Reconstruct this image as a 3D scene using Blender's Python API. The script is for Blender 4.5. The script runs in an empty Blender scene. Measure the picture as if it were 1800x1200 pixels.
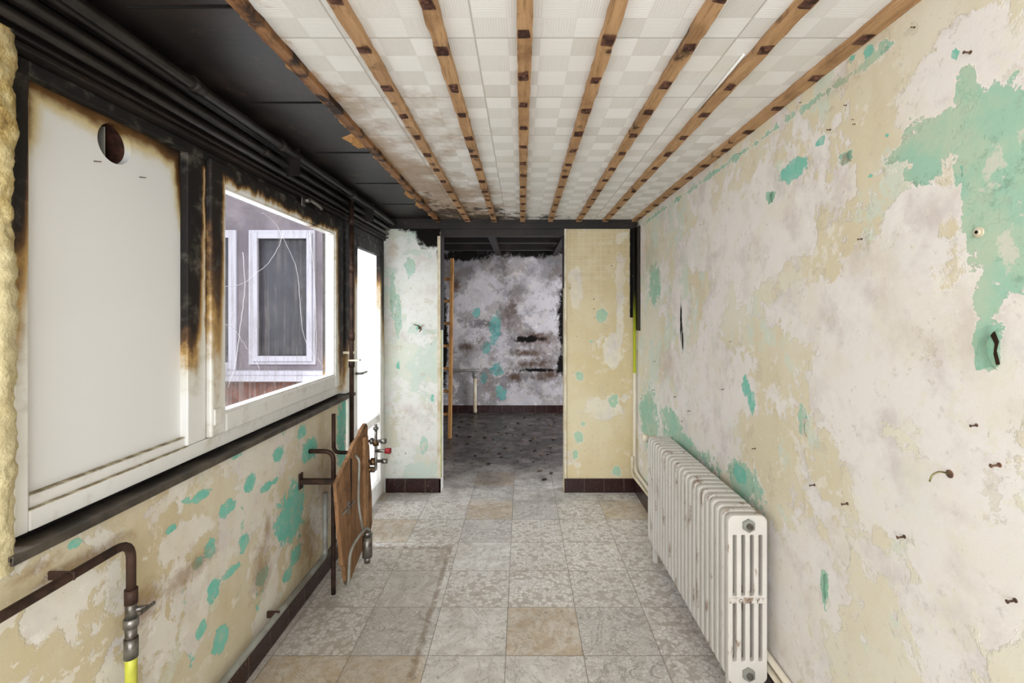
import bpy, bmesh, math, random
import numpy as np
from mathutils import Vector, Matrix
from mathutils import noise as mn
random.seed(7); rng=np.random.RandomState(5)
F=834.0; CX=917.0; CY=548.0; H=1.5
XR=0.952; XL=-1.13; YB=3.95; ZC=2.263; YN=-1.3
SC=bpy.context.scene
COL=SC.collection
def S(h):
    h=h.lstrip('#'); c=[int(h[i:i+2],16)/255 for i in (0,2,4)]
    return tuple([(v/12.92 if v<=0.04045 else ((v+0.055)/1.055)**2.4) for v in c]+[1.0])
# ---------------------------------------------------------------- node helper
class M:
    def __init__(s,name,rough=0.8,spec=0.3,metal=0.0):
        s.mat=bpy.data.materials.new(name); s.mat.use_nodes=True
        s.nt=s.mat.node_tree; s.nt.nodes.clear()
        s.out=s.nt.nodes.new('ShaderNodeOutputMaterial')
        s.b=s.nt.nodes.new('ShaderNodeBsdfPrincipled')
        s.b.inputs['Roughness'].default_value=rough
        s.b.inputs['Specular IOR Level'].default_value=spec
        s.b.inputs['Metallic'].default_value=metal
        s.nt.links.new(s.b.outputs[0],s.out.inputs[0])
        s._p=None; s._s=None
    def put(s,inp,v):
        if isinstance(v,bpy.types.NodeSocket): s.nt.links.new(v,inp)
        elif v is not None: inp.default_value=v
    def P(s):
        if not s._p: s._p=s.nt.nodes.new('ShaderNodeNewGeometry').outputs['Position']
        return s._p
    def xyz(s):
        if not s._s:
            n=s.nt.nodes.new('ShaderNodeSeparateXYZ'); s.put(n.inputs[0],s.P()); s._s=n.outputs
        return s._s
    def comb(s,x,y,z):
        n=s.nt.nodes.new('ShaderNodeCombineXYZ')
        for i,v in enumerate((x,y,z)): s.put(n.inputs[i],v)
        return n.outputs[0]
    def scale(s,v,sc,off=(0,0,0)):
        n=s.nt.nodes.new('ShaderNodeMapping'); s.put(n.inputs[0],v)
        n.inputs['Scale'].default_value=sc; n.inputs['Location'].default_value=off
        return n.outputs[0]
    def noise(s,sc,det=3,rough=0.55,vec=None,dist=0.0,off=None):
        n=s.nt.nodes.new('ShaderNodeTexNoise')
        v=vec if vec is not None else s.P()
        if off is not None: v=s.scale(v,(1,1,1),(off,off*1.7,off*.6))
        s.put(n.inputs['Vector'],v)
        n.inputs['Scale'].default_value=sc; n.inputs['Detail'].default_value=det
        n.inputs['Roughness'].default_value=rough; n.inputs['Distortion'].default_value=dist
        return n.outputs['Fac']
    def vor(s,sc,vec=None,feature='F1',out='Distance',rand=1.0):
        n=s.nt.nodes.new('ShaderNodeTexVoronoi'); n.feature=feature
        s.put(n.inputs['Vector'],vec if vec is not None else s.P())
        n.inputs['Scale'].default_value=sc; n.inputs['Randomness'].default_value=rand
        return n.outputs[out]
    def m(s,op,a,b=None,c=None):
        n=s.nt.nodes.new('ShaderNodeMath'); n.operation=op
        s.put(n.inputs[0],a); s.put(n.inputs[1],b)
        if c is not None: s.put(n.inputs[2],c)
        return n.outputs[0]
    def st(s,v,lo,hi,a=0.0,b=1.0):
        n=s.nt.nodes.new('ShaderNodeMapRange'); n.interpolation_type='SMOOTHSTEP'
        s.put(n.inputs[0],v)
        n.inputs[1].default_value=lo; n.inputs[2].default_value=hi
        n.inputs[3].default_value=a; n.inputs[4].default_value=b
        return n.outputs[0]
    def mix(s,f,a,b,bt='MIX'):
        n=s.nt.nodes.new('ShaderNodeMix'); n.data_type='RGBA'; n.blend_type=bt
        s.put(n.inputs[0],f)
        s.put(n.inputs[6],S(a) if isinstance(a,str) else a)
        s.put(n.inputs[7],S(b) if isinstance(b,str) else b)
        return n.outputs[2]
    def ramp(s,f,stops):
        n=s.nt.nodes.new('ShaderNodeValToRGB'); s.put(n.inputs[0],f)
        e=n.color_ramp.elements
        while len(e)<len(stops): e.new(0.5)
        for i,(p,c) in enumerate(stops):
            e[i].position=p; e[i].color=S(c)
        return n.outputs[0]
    def attr(s,name):
        n=s.nt.nodes.new('ShaderNodeAttribute'); n.attribute_name=name
        return n.outputs['Fac']
    def wn(s,vec,col=False):
        n=s.nt.nodes.new('ShaderNodeTexWhiteNoise'); s.put(n.inputs['Vector'],vec)
        return n.outputs['Color' if col else 'Value']
    def color(s,c): s.put(s.b.inputs['Base Color'],S(c) if isinstance(c,str) else c); return s
    def rough(s,r): s.put(s.b.inputs['Roughness'],r)
    def bump(s,h,strength=0.3,dist=0.01):
        n=s.nt.nodes.new('ShaderNodeBump'); n.inputs['Strength'].default_value=strength
        n.inputs['Distance'].default_value=dist; s.put(n.inputs['Height'],h)
        s.nt.links.new(n.outputs[0],s.b.inputs['Normal'])
    def sepc(s,c):
        n=s.nt.nodes.new('ShaderNodeSeparateColor'); s.put(n.inputs[0],c); return n.outputs
# ---------------------------------------------------------------- materials
def specks(k,sc,r,off=0.0,dens=0.5):
    v=k.scale(k.P(),(1,1,1),(off,off,off))
    d=k.vor(sc,v); sep=k.sepc(k.vor(sc,v,out='Color'))
    g=k.m('LESS_THAN',sep[0],dens)
    rr=k.m('MULTIPLY',sep[1],r)
    return k.m('MULTIPLY',k.m('LESS_THAN',d,rr),g)
def plaster(name,cream='#e4dfcf',cream2='#ddd3b8',white='#ebe6e3',pale='#d3deD2',mint='#a3cbb6',teal='#67c2b0',
            brown='#b9986c',wthr=0.52,pthr=0.56,tthr=0.70,dirt=0.5,grid=None,gridamt=1.0,bamt=.6,paley=0.0,sootn=0.0,yellow=0.0,chips=.6):
    k=M(name,0.85,0.2)
    x,y,z=k.xyz()
    n1=k.noise(1.7,5,.6); n2=k.noise(2.0,10,.66,off=3.1,dist=.3); n3=k.noise(2.9,9,.66,off=9.4)
    fine=k.noise(16,6,.65,off=1.7); streak=k.noise(5,5,.6,vec=k.scale(k.P(),(1,1,.22)))
    c=k.mix(k.st(n1,.36,.62),cream,cream2)
    c=k.mix(k.m('MULTIPLY',k.st(streak,.48,.75),.26*dirt*2),c,'#bda57c')
    if yellow: c=k.mix(k.m('MULTIPLY',k.st(k.noise(1.3,5,.6,off=6.6),.45,.65),yellow),c,'#d9bf86')
    pv=k.m('ADD',n3,k.m('MULTIPLY',k.m('SUBTRACT',fine,.5),.25))
    if paley: pv=k.m('ADD',pv,k.m('MULTIPLY',k.st(y,1.8,3.2),paley))
    pf=k.st(pv,pthr,pthr+.08)
    c=k.mix(k.m('MULTIPLY',pf,.8),c,pale)
    wv=k.m('ADD',k.m('ADD',n2,k.m('MULTIPLY',k.m('SUBTRACT',fine,.5),.30)),k.m('MULTIPLY',k.attr('white'),.30))
    wf=k.st(wv,wthr,wthr+.035)
    wc=k.mix(k.st(k.noise(6,6,.65,off=5.5),.45,.70),white,'#d6cecb')
    c=k.mix(k.m('MULTIPLY',wf,k.st(k.noise(5,5,.6,off=8.8),.3,.6,.6,1.0)),c,wc)
    ch=k.m('MULTIPLY',k.st(k.noise(11,8,.7,off=12.1),.575,.585),chips)
    c=k.mix(ch,c,k.mix(k.st(n1,.4,.6),cream,'#f1ede8'))
    ch2=k.m('MULTIPLY',k.st(k.noise(7,9,.72,off=17.1),.605,.615),chips*.7)
    c=k.mix(ch2,c,'#c9c0a9')
    if grid:
        def line(v):
            f=k.m('FRACT',k.m('DIVIDE',v,grid)); return k.m('GREATER_THAN',k.m('ABSOLUTE',k.m('SUBTRACT',f,.5)),.44)
        ln=k.m('MAXIMUM',line(x),line(z))
        cell=k.wn(k.comb(k.m('FLOOR',k.m('DIVIDE',x,grid)),0.0,k.m('FLOOR',k.m('DIVIDE',z,grid))))
        ga=k.m('MULTIPLY',k.st(k.m('ADD',n3,k.m('MULTIPLY',k.st(z,1.3,2.0),.20)),.56,.70),gridamt)
        c=k.mix(k.m('MULTIPLY',k.m('MULTIPLY',k.st(cell,.4,1.0),ga),.22),c,'#c3b184')
        c=k.mix(k.m('MULTIPLY',ln,k.m('MULTIPLY',ga,.40)),c,'#efe6d0')
    tv=k.noise(8.5,8,.62,vec=k.scale(k.P(),(1,1,.6),(4,2,1)))
    tf=k.st(tv,tthr,tthr+.01)
    c=k.mix(tf,c,k.mix(k.noise(3,2),teal,mint))
    e=k.m('ADD',k.m('MULTIPLY',k.m('SUBTRACT',k.noise(9,10,.70,off=7.7,dist=.5),.5),2.3),k.m('MULTIPLY',k.m('SUBTRACT',k.noise(28,7,.7,off=.7),.5),1.3))
    ma=k.m('ADD',k.attr('mint'),e)
    mf=k.st(ma,.14,.17)
    mc=k.mix(k.st(k.noise(6,7,.65,off=2.2),.44,.62),mint,'#b8cdb6')
    mc=k.mix(k.m('MULTIPLY',k.st(k.noise(24,6,.7,off=2.9),.54,.68),.7),mc,'#86a892')
    mc=k.mix(k.m('MULTIPLY',k.st(k.noise(9,7,.7,off=15),.58,.62),.7),mc,'#ddd8cc')
    rim=k.m('SUBTRACT',k.st(ma,.0,.10),mf)
    c=k.mix(k.m('MULTIPLY',k.m('MAXIMUM',rim,0.0),.6),c,'#f3efe8')
    c=k.mix(mf,c,mc)
    ta=k.m('ADD',k.attr('teal'),e)
    tf2=k.st(ta,.14,.17)
    c=k.mix(k.m('MULTIPLY',tf2,k.st(k.noise(20,5,.7,off=3.3),.3,.55,.55,1.0)),c,k.mix(k.noise(8,3),teal,'#93cdbb'))
    bf=k.st(k.m('ADD',k.attr('brown'),k.m('MULTIPLY',e,.8)),.0,.9)
    c=k.mix(k.m('MULTIPLY',bf,bamt),c,k.mix(k.noise(18,5,.7),brown,'#4a3527') if sootn else brown)
    c=k.mix(k.m('MULTIPLY',specks(k,14,.09,.4,.22),.8),c,'#5f4431')
    c=k.mix(k.m('MULTIPLY',specks(k,38,.12,1.4,.2),.5),c,'#9b7450')
    c=k.mix(k.m('MULTIPLY',k.st(k.noise(30,4,.7),.58,.75),.28),c,'#8f826f')
    if sootn:
        sn=k.m('ADD',k.noise(1.6,8,.66,off=13),k.m('MULTIPLY',k.st(z,1.6,2.4),.12))
        c=k.mix(k.m('MULTIPLY',k.st(sn,.48,.66),sootn),c,'#4c4747')
        c=k.mix(k.m('MULTIPLY',k.st(k.noise(4,9,.68,off=14),.53,.56),.40),c,'#7a6c64')
    sf=k.st(k.m('ADD',k.attr('soot'),k.m('MULTIPLY',e,.75)),.0,.45)
    c=k.mix(sf,c,'#120f0d')
    k.color(c)
    hgt=k.m('ADD',k.m('MULTIPLY',k.m('ADD',wf,k.m('MULTIPLY',mf,1.0)),-.5),k.m('MULTIPLY',fine,.5))
    k.bump(k.m('SUBTRACT',hgt,k.m('ADD',tf2,k.m('MULTIPLY',ch2,.6))),.6,.004)
    return k.mat
mat_wall_R=plaster('plaster_right',tthr=.755,wthr=.485,paley=.09,pthr=.54,bamt=.3,chips=.5)
mat_wall_L=plaster('plaster_left',cream='#d9d0b9',cream2='#cdc09e',tthr=.675,wthr=.51,dirt=.8,white='#e2ddd2',pale='#d5d7c5',bamt=.65,brown='#937551')
mat_wall_BL=plaster('plaster_back_left',cream='#dbe1d4',cream2='#dfddcf',pale='#cbdad0',pthr=.46,wthr=.45,white='#e9eae6',tthr=.73,mint='#b9d5c9',bamt=.4)
mat_wall_BR=plaster('plaster_back_right',cream='#e0d4b5',cream2='#d8c8a0',wthr=.60,pthr=.68,white='#e8e0ce',tthr=.76,grid=.047,gridamt=.8,bamt=.3,yellow=.15,mint='#aecdb2',teal='#8cc8b6',chips=.3)
mat_wall_far=plaster('plaster_far',cream='#a9a4a4',cream2='#979296',white='#cbc7cb',pale='#9ba4a6',wthr=.49,tthr=.71,teal='#43909a',mint='#76a09a',brown='#66503f',dirt=.5,bamt=.95,sootn=.6)
def simple(name,c,rough=.6,metal=0,spec=.4,var=None,vs=8,bump=0):
    k=M(name,rough,spec,metal)
    if var: k.color(k.mix(k.st(k.noise(vs,5,.6),.4,.65),c,var))
    else: k.color(c)
    if bump: k.bump(k.noise(vs*5,4,.6),bump,.004)
    return k.mat
def mk_black():
    k=M('sooted_black',.5,.4)
    c=k.mix(k.st(k.noise(4,6,.6),.4,.7),'#15100e','#2b221e')
    c=k.mix(k.m('MULTIPLY',k.st(k.noise(9,6,.7,off=2),.60,.7),.6),c,'#4a3a2e')
    k.color(c); k.bump(k.noise(40,4,.6),.3,.003); return k.mat
mat_black=mk_black()
mat_blackpipe=simple('sooted_pipe','#14100e',.35,.1,.6,'#26201d',10,.2)
mat_void=simple('dark_cavity','#0b0908',.9)
def mk_pvc(name,door=False):
    k=M(name,.35,.45)
    x,y,z=k.xyz()
    n=k.noise(6,6,.6,vec=k.scale(k.P(),(1,1,.2))); n2=k.noise(14,6,.65)
    nn=k.m('SUBTRACT',k.m('ADD',k.m('MULTIPLY',n,.7),k.m('MULTIPLY',n2,.3)),.5)
    yj=k.m('ADD',y,k.m('MULTIPLY',nn,.10))
    def vm(yc,w,z0,z1,amp):
        b=k.st(k.m('ABSOLUTE',k.m('SUBTRACT',yj,yc)),w,w*.3)
        return k.m('MULTIPLY',k.m('MULTIPLY',b,k.st(k.m('ADD',z,k.m('MULTIPLY',nn,.9)),z0,z1)),amp)
    if door:
        s=k.st(k.m('ADD',z,k.m('MULTIPLY',nn,.5)),1.5,2.08)
        s=k.m('MAXIMUM',s,vm(3.13,.13,.8,1.7,.9)); s=k.m('MAXIMUM',s,vm(3.92,.16,.6,1.9,.8))
    else:
        s=k.st(k.m('ADD',z,k.m('MULTIPLY',nn,.22)),1.96,2.05)
        for a in ((1.665,.07,1.05,1.8,1.0),(1.765,.065,.9,2.0,.85),(3.05,.18,.75,1.7,1.0),(1.06,.075,1.3,1.9,1.0)):
            s=k.m('MAXIMUM',s,vm(*a))
    s=k.m('ADD',s,k.m('MULTIPLY',nn,.30))
    c=k.ramp(s,[(0.0,'#e9e8e5'),(.16,'#dedbd0'),(.34,'#b8955a'),(.50,'#604429'),(.66,'#1c1410'),(1,'#0e0b0a')])
    c=k.mix(k.m('MULTIPLY',k.st(n2,.5,.75),.35),c,'#9a9183')
    k.color(c); k.rough(k.st(s,.2,.6,.3,.7)); return k.mat
mat_pvc=mk_pvc('pvc_sooted'); mat_pvcdoor=mk_pvc('pvc_door_sooted',True)
def mk_panel():
    k=M('panel_white',.4,.4); x,y,z=k.xyz()
    n=k.noise(4,6,.6); d=k.m('MINIMUM',k.m('SUBTRACT',2.055,z),k.m('MULTIPLY',k.m('SUBTRACT',1.64,y),1.6))
    d=k.m('MINIMUM',d,k.m('ADD',k.m('SUBTRACT',y,1.115),k.m('MULTIPLY',k.m('MAXIMUM',k.m('SUBTRACT',1.95,z),0.0),.5)))
    s=k.m('ADD',d,k.m('MULTIPLY',k.m('SUBTRACT',n,.5),.13))
    top=k.st(z,1.4,2.0)
    s=k.m('ADD',s,k.m('MULTIPLY',k.m('SUBTRACT',1.0,top),.2))
    c=k.ramp(k.st(s,-.02,.12),[(0,'#1c130e'),(.25,'#6d4d2a'),(.5,'#d3c294'),(.8,'#e6e5de'),(1,'#e9e9e8')])
    k.color(c); return k.mat
mat_panel=mk_panel()
def mk_wood(name,a,b,dark,burn=.62,axis=(14,1,14)):
    k=M(name,.7,.25)
    v=k.scale(k.P(),axis); g=k.noise(3,5,.65,vec=v,dist=.6); g2=k.noise(12,3,.6,vec=v)
    c=k.mix(k.st(g,.35,.65),a,b); c=k.mix(k.m('MULTIPLY',k.st(g2,.52,.7),.6),c,dark)
    c=k.mix(specks(k,9,.12,.9,.4),c,'#5a3620')
    c=k.mix(k.m('MULTIPLY',k.st(k.noise(4,6,.65,off=16),.5,.65),.5),c,dark)
    c=k.mix(k.st(k.noise(6,6,.65,off=6),burn,burn+.12),c,'#2a1a11')
    k.color(c); k.bump(g2,.3,.002); return k.mat
mat_batten=mk_wood('batten_wood','#bf9970','#a8825c','#775538',.57)
mat_batten_burnt=mk_wood('batten_wood_burnt','#9c7149','#774f2f','#3a2415',.47)
mat_board=mk_wood('board_wood','#a07855','#826043','#4c3422',.58,(10,10,1.2))
mat_ladder=mk_wood('ladder_wood','#c0905a','#a97c48','#6d482b',.66,(14,14,1))
mat_burnt=simple('burnt_patch','#3d2820',.8,0,.2,'#6e4c3e',40,.5)
def mk_floor():
    k=M('terrazzo_tiles',.42,.4); x,y,z=k.xyz(); T=.34
    u=k.m('DIVIDE',k.m('ADD',x,.0695),T); v=k.m('DIVIDE',k.m('SUBTRACT',y,2.071),T)
    r=k.wn(k.comb(k.m('FLOOR',u),k.m('FLOOR',v),0.3)); rc=k.wn(k.comb(k.m('FLOOR',u),k.m('FLOOR',v),5.3))
    sh=k.nt.nodes.new('ShaderNodeVectorMath'); sh.operation='ADD'
    k.put(sh.inputs[0],k.P()); k.put(sh.inputs[1],k.comb(k.m('MULTIPLY',r,9.0),k.m('MULTIPLY',rc,9.0),0.0))
    pv=sh.outputs[0]
    dv=k.nt.nodes.new('ShaderNodeVectorMath'); dv.operation='ADD'; k.put(dv.inputs[0],pv)
    nz=k.nt.nodes.new('ShaderNodeTexNoise'); k.put(nz.inputs[0],pv); nz.inputs['Scale'].default_value=30
    mm=k.nt.nodes.new('ShaderNodeVectorMath'); mm.operation='SCALE'; k.put(mm.inputs[0],nz.outputs['Color']); mm.inputs['Scale'].default_value=.02
    k.put(dv.inputs[1],mm.outputs[0]); pw=dv.outputs[0]
    e=k.vor(40,pw,'DISTANCE_TO_EDGE'); sp=k.sepc(k.vor(40,pw,out='Color'))
    chip=k.m('MULTIPLY',k.st(e,.03,.09),k.m('GREATER_THAN',sp[0],.25))
    A=k.mix(chip,k.mix(k.noise(8,4,.6),'#bdb5ab','#cbc4bb'),k.mix(sp[1],'#f0ede9','#dfdad4'))
    e2=k.vor(75,pw,'DISTANCE_TO_EDGE'); sp2=k.sepc(k.vor(75,pw,out='Color'))
    B=k.mix(k.m('MULTIPLY',k.st(e2,.04,.12),sp2[0]),'#c6c1bb','#e6e3df')
    vein=k.m('ABSOLUTE',k.m('SUBTRACT',k.noise(5,6,.65,vec=pv,dist=1.2),.5))
    B=k.mix(k.st(vein,.025,.0,0,.6),B,'#7e7a77')
    C=k.mix(k.st(k.noise(9,7,.7,vec=pv,dist=1.5),.4,.62),'#ded5c8','#cbb9a0')
    C=k.mix(k.st(k.m('ABSOLUTE',k.m('SUBTRACT',k.noise(8,6,.7,vec=pv,dist=2),.5)),.03,.0,0,.5),C,'#97826a')
    C2=k.mix(k.st(k.noise(7,6,.7,vec=pv,dist=1.5),.35,.65),'#e9e6e1','#d2cdc6')
    C2=k.mix(k.st(k.m('ABSOLUTE',k.m('SUBTRACT',k.noise(6,7,.7,vec=pv,dist=1.4),.5)),.022,.0,0,.55),C2,'#89837c')
    c=k.mix(k.m('GREATER_THAN',r,.38),A,B); c=k.mix(k.m('GREATER_THAN',r,.62),c,C2); c=k.mix(k.m('GREATER_THAN',r,.84),c,C)
    c=k.mix(k.m('MULTIPLY',rc,.18),c,'#a39d96')
    c=k.mix(k.m('MULTIPLY',k.st(k.noise(2.2,8,.7,off=3),.48,.75),.42),c,'#95816b')
    c=k.mix(k.m('MULTIPLY',k.st(k.noise(22,7,.75,off=1),.56,.68),.50),c,'#6f665d')
    c=k.mix(k.m('MULTIPLY',k.st(k.noise(60,4,.8,off=8),.58,.7),.4),c,'#4b453e')
    def ln(q): return k.st(k.m('ABSOLUTE',k.m('SUBTRACT',k.m('FRACT',q),.5)),.4915,.496)
    g=k.m('MAXIMUM',ln(u),ln(v)); c=k.mix(k.m('MULTIPLY',g,.7),c,'#776d62')
    wob=k.m('MULTIPLY',k.m('SUBTRACT',k.noise(9,5,.6,off=5),.5),.03)
    l1=k.m('MULTIPLY',k.st(k.m('ABSOLUTE',k.m('ADD',k.m('ADD',x,.455),wob)),.022,.008),k.m('LESS_THAN',y,3.03))
    l2=k.m('MULTIPLY',k.st(k.m('ABSOLUTE',k.m('ADD',k.m('SUBTRACT',y,3.02),wob)),.03,.01),k.m('LESS_THAN',x,-.45))
    lm=k.m('MULTIPLY',k.m('MAXIMUM',l1,l2),k.st(k.noise(20,5,.7,off=9),.35,.55))
    c=k.mix(k.m('MULTIPLY',lm,.6),c,'#7d6549')
    ins=k.m('MULTIPLY',k.m('LESS_THAN',x,-.45),k.m('LESS_THAN',y,3.02))
    c=k.mix(k.m('MULTIPLY',ins,.24),c,'#8d795b')
    # soot and debris beyond the doorway
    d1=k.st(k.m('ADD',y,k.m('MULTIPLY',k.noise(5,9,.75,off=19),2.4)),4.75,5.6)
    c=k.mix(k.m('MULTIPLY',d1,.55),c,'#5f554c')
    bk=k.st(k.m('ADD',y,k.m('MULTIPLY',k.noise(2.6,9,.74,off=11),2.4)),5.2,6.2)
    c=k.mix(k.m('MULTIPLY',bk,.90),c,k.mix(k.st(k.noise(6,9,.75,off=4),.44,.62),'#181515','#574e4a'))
    k.color(c); k.rough(k.st(k.noise(9,5,.6),.35,.7,.30,.55))
    k.bump(k.m('SUBTRACT',k.noise(40,4,.6),g),.25,.002); return k.mat
mat_floor=mk_floor()
def mk_ceil():
    k=M('polystyrene_tiles',.8,.2); x,y,z=k.xyz(); T=.365
    u=k.m('DIVIDE',k.m('ADD',x,.13),T); v=k.m('DIVIDE',k.m('SUBTRACT',y,1.323),T)
    u4=k.m('MULTIPLY',u,4.0); v4=k.m('MULTIPLY',v,4.0)
    fu=k.m('FLOOR',u4); fv=k.m('FLOOR',v4)
    chk=k.m('MODULO',k.m('ABSOLUTE',k.m('ADD',fu,fv)),2.0)
    r=k.wn(k.comb(fu,fv,1.0)); rt=k.wn(k.comb(k.m('FLOOR',u),k.m('FLOOR',v),2.0))
    tone=k.m('ADD',k.m('MULTIPLY',chk,.45),k.m('MULTIPLY',r,.5))
    c=k.mix(tone,'#f1f0ef','#d9d7d3')
    rib=k.m('SINE',k.m('MULTIPLY',x,900.0)); rib2=k.m('SINE',k.m('MULTIPLY',y,900.0))
    rb=k.m('ADD',k.m('MULTIPLY',rib,chk),k.m('MULTIPLY',rib2,k.m('SUBTRACT',1.0,chk)))
    c=k.mix(k.m('MULTIPLY',k.st(k.m('MULTIPLY',rb,chk),.3,.9),.18),c,'#b3ada3')
    c=k.mix(k.m('MULTIPLY',rt,.12),c,'#d6cec0')
    def ln(q,a,b): return k.st(k.m('ABSOLUTE',k.m('SUBTRACT',k.m('FRACT',q),.5)),a,b)
    g=k.m('MAXIMUM',ln(u,.490,.497),ln(v,.490,.497)); g4=k.m('MAXIMUM',ln(u4,.47,.495),ln(v4,.47,.495))
    c=k.mix(k.m('MULTIPLY',g4,.10),c,'#c0b8ab'); c=k.mix(k.m('MULTIPLY',g,.55),c,'#9a9388')
    n=k.noise(3.2,8,.64,off=2); n6=k.noise(7,8,.68,off=21)
    d=k.m('SUBTRACT',k.m('SUBTRACT',1.15,k.m('MULTIPLY',k.m('ABSOLUTE',k.m('ADD',x,.66)),1.25)),k.m('MULTIPLY',k.m('ABSOLUTE',k.m('SUBTRACT',y,3.6)),.36))
    s=k.st(k.m('ADD',d,k.m('MULTIPLY',k.m('SUBTRACT',n,.5),2.8)),.15,.85)
    c=k.mix(k.m('MULTIPLY',s,.75),c,'#9a7a56')
    d2=k.m('ADD',k.m('SUBTRACT',.66,k.m('MULTIPLY',k.m('ABSOLUTE',k.m('SUBTRACT',y,3.95)),.9)),k.m('MULTIPLY',k.m('SUBTRACT',-.2,x),.6))
    s2=k.st(k.m('ADD',d2,k.m('MULTIPLY',k.m('SUBTRACT',n6,.5),2.8)),.26,.62)
    c=k.mix(k.m('MULTIPLY',s2,.9),c,'#2b1c12')
    d3=k.m('SUBTRACT',.35,k.m('MULTIPLY',k.m('ABSOLUTE',k.m('ADD',x,.69)),4.0))
    s3=k.st(k.m('ADD',d3,k.m('MULTIPLY',k.m('SUBTRACT',n6,.5),2.4)),.25,.6)
    c=k.mix(k.m('MULTIPLY',s3,.6),c,'#b08a5a')
    c=k.mix(k.m('MULTIPLY',k.st(k.noise(2,6,.65,off=7),.5,.8),.3),c,'#cdbd9e')
    k.color(c); k.bump(k.m('SUBTRACT',k.m('MULTIPLY',rb,.15),g),.35,.004); return k.mat
mat_ceil=mk_ceil()
def mk_base():
    k=M('baseboard_tile',.25,.5); x,y,z=k.xyz()
    q=k.m('DIVIDE',k.m('ADD',x,y),.165)
    g=k.st(k.m('ABSOLUTE',k.m('SUBTRACT',k.m('FRACT',q),.5)),.487,.495)
    c=k.mix(k.noise(9,5,.6),'#26120f','#35191a'); c=k.mix(k.m('MULTIPLY',g,.6),c,'#8a7a6a')
    c=k.mix(k.m('MULTIPLY',k.st(k.noise(40,4,.7),.6,.7),.4),c,'#8b7f72')
    k.color(c); return k.mat
mat_base=mk_base()
def mk_rad():
    k=M('radiator_enamel',.45,.4)
    c=k.mix(k.noise(6,4,.6),'#dedbd6','#cbc6be')
    r=k.noise(18,7,.7,vec=k.scale(k.P(),(1,1,.35)))
    geo=k.nt.nodes.new('ShaderNodeNewGeometry')
    pt=k.st(geo.outputs['Pointiness'],.50,.60)
    s=k.st(k.m('ADD',r,k.m('MULTIPLY',pt,.12)),.60,.69)
    c=k.mix(k.m('MULTIPLY',s,.8),c,k.mix(k.noise(50,3),'#96704c','#6b4e38'))
    k.color(c); return k.mat
mat_rad=mk_rad()
mat_radin=simple('radiator_inner','#6f685d',.6,0,.3,'#4f483f',12)  # inner columns coloured darker than the enamel to imitate shade in the slots
mat_steel=simple('worn_steel','#8f8d88',.35,.8,.5,'#5a534c',20,.2)
mat_brass=simple('aged_brass','#8b7150',.4,.8,.5,'#57432c',20,.2)
mat_rust=simple('rusty_iron','#4a352b',.6,.4,.4,'#2d211c',15,.3)
mat_greypipe=simple('grey_pipe','#9c9d96',.5,.1,.4,'#7a756b',6,.1)
mat_cream=simple('cream_paint','#e0d8c4',.45,0,.4,'#c7b696',8,.1)
mat_lime=simple('lime_paint','#b5c32c',.5,0,.4,'#8f9a35',12)
mat_red=simple('red_plastic','#8e2028',.4)
mat_hose=simple('yellow_hose','#cfd04c',.4,0,.5,'#b0ad45',8)
mat_nail=simple('wall_nail','#5a473c',.6,.2,.4,'#8a6752',60)
mat_mint=simple('mint_flake','#a6d0bb',.7,0,.2,'#84b39b',20)
mat_copper=simple('wire_copper','#7a5a3a',.5,.5)
mat_sill=simple('sill_dark','#3a3530',.4,.2,.5,'#5d544a',9,.3)
def mk_foam():
    k=M('expanding_foam',.85,.2); x,y,z=k.xyz(); n=k.noise(12,7,.7)
    c=k.ramp(n,[(.32,'#6e552f'),(.44,'#b39b62'),(.58,'#dccd9c')])
    c=k.mix(k.st(z,1.75,1.55),c,k.mix(n,'#bfae7c','#e2d8b4'))
    b=k.st(k.m('ADD',z,k.m('MULTIPLY',n,.4)),2.15,2.5); c=k.mix(b,c,'#6d5231')
    k.color(c); k.bump(k.noise(60,5,.6),.8,.008); return k.mat
mat_foam=mk_foam()
def mk_cpipe():
    k=M('corner_pipe',.5,.4); x,y,z=k.xyz(); zz=k.m('ADD',z,k.m('MULTIPLY',k.noise(8,4),.12))
    c=k.mix(k.st(zz,1.05,1.06),'#e2dac8','#b3bb2a'); c=k.mix(k.st(zz,1.30,1.75),c,'#14110f'); k.color(c); return k.mat
mat_cpipe=mk_cpipe()
def mk_glass():
    m=bpy.data.materials.new('dirty_glass'); m.use_nodes=True; nt=m.node_tree; nt.nodes.clear()
    k=M.__new__(M); k.mat=m; k.nt=nt; k._p=None; k._s=None
    out=nt.nodes.new('ShaderNodeOutputMaterial')
    tr=nt.nodes.new('ShaderNodeBsdfTransparent'); gl=nt.nodes.new('ShaderNodeBsdfGlossy'); gl.inputs['Roughness'].default_value=.03
    d2=nt.nodes.new('ShaderNodeBsdfDiffuse'); d2.inputs[0].default_value=(.70,.68,.73,1)
    m1=nt.nodes.new('ShaderNodeMixShader'); m1.inputs[0].default_value=.08; nt.links.new(tr.outputs[0],m1.inputs[1]); nt.links.new(gl.outputs[0],m1.inputs[2])
    st=k.noise(30,6,.65,vec=k.scale(k.P(),(1,1,.05))); cl=k.noise(2.5,7,.65,off=2)
    f=k.m('ADD',k.st(k.m('ADD',k.m('MULTIPLY',st,.6),k.m('MULTIPLY',cl,.5)),.50,.68,0,.45),.06)
    m2=nt.nodes.new('ShaderNodeMixShader'); nt.links.new(f,m2.inputs[0]); nt.links.new(m1.outputs[0],m2.inputs[1]); nt.links.new(d2.outputs[0],m2.inputs[2])
    nt.links.new(m2.outputs[0],out.inputs[0]); return m
mat_glass=mk_glass()
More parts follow.
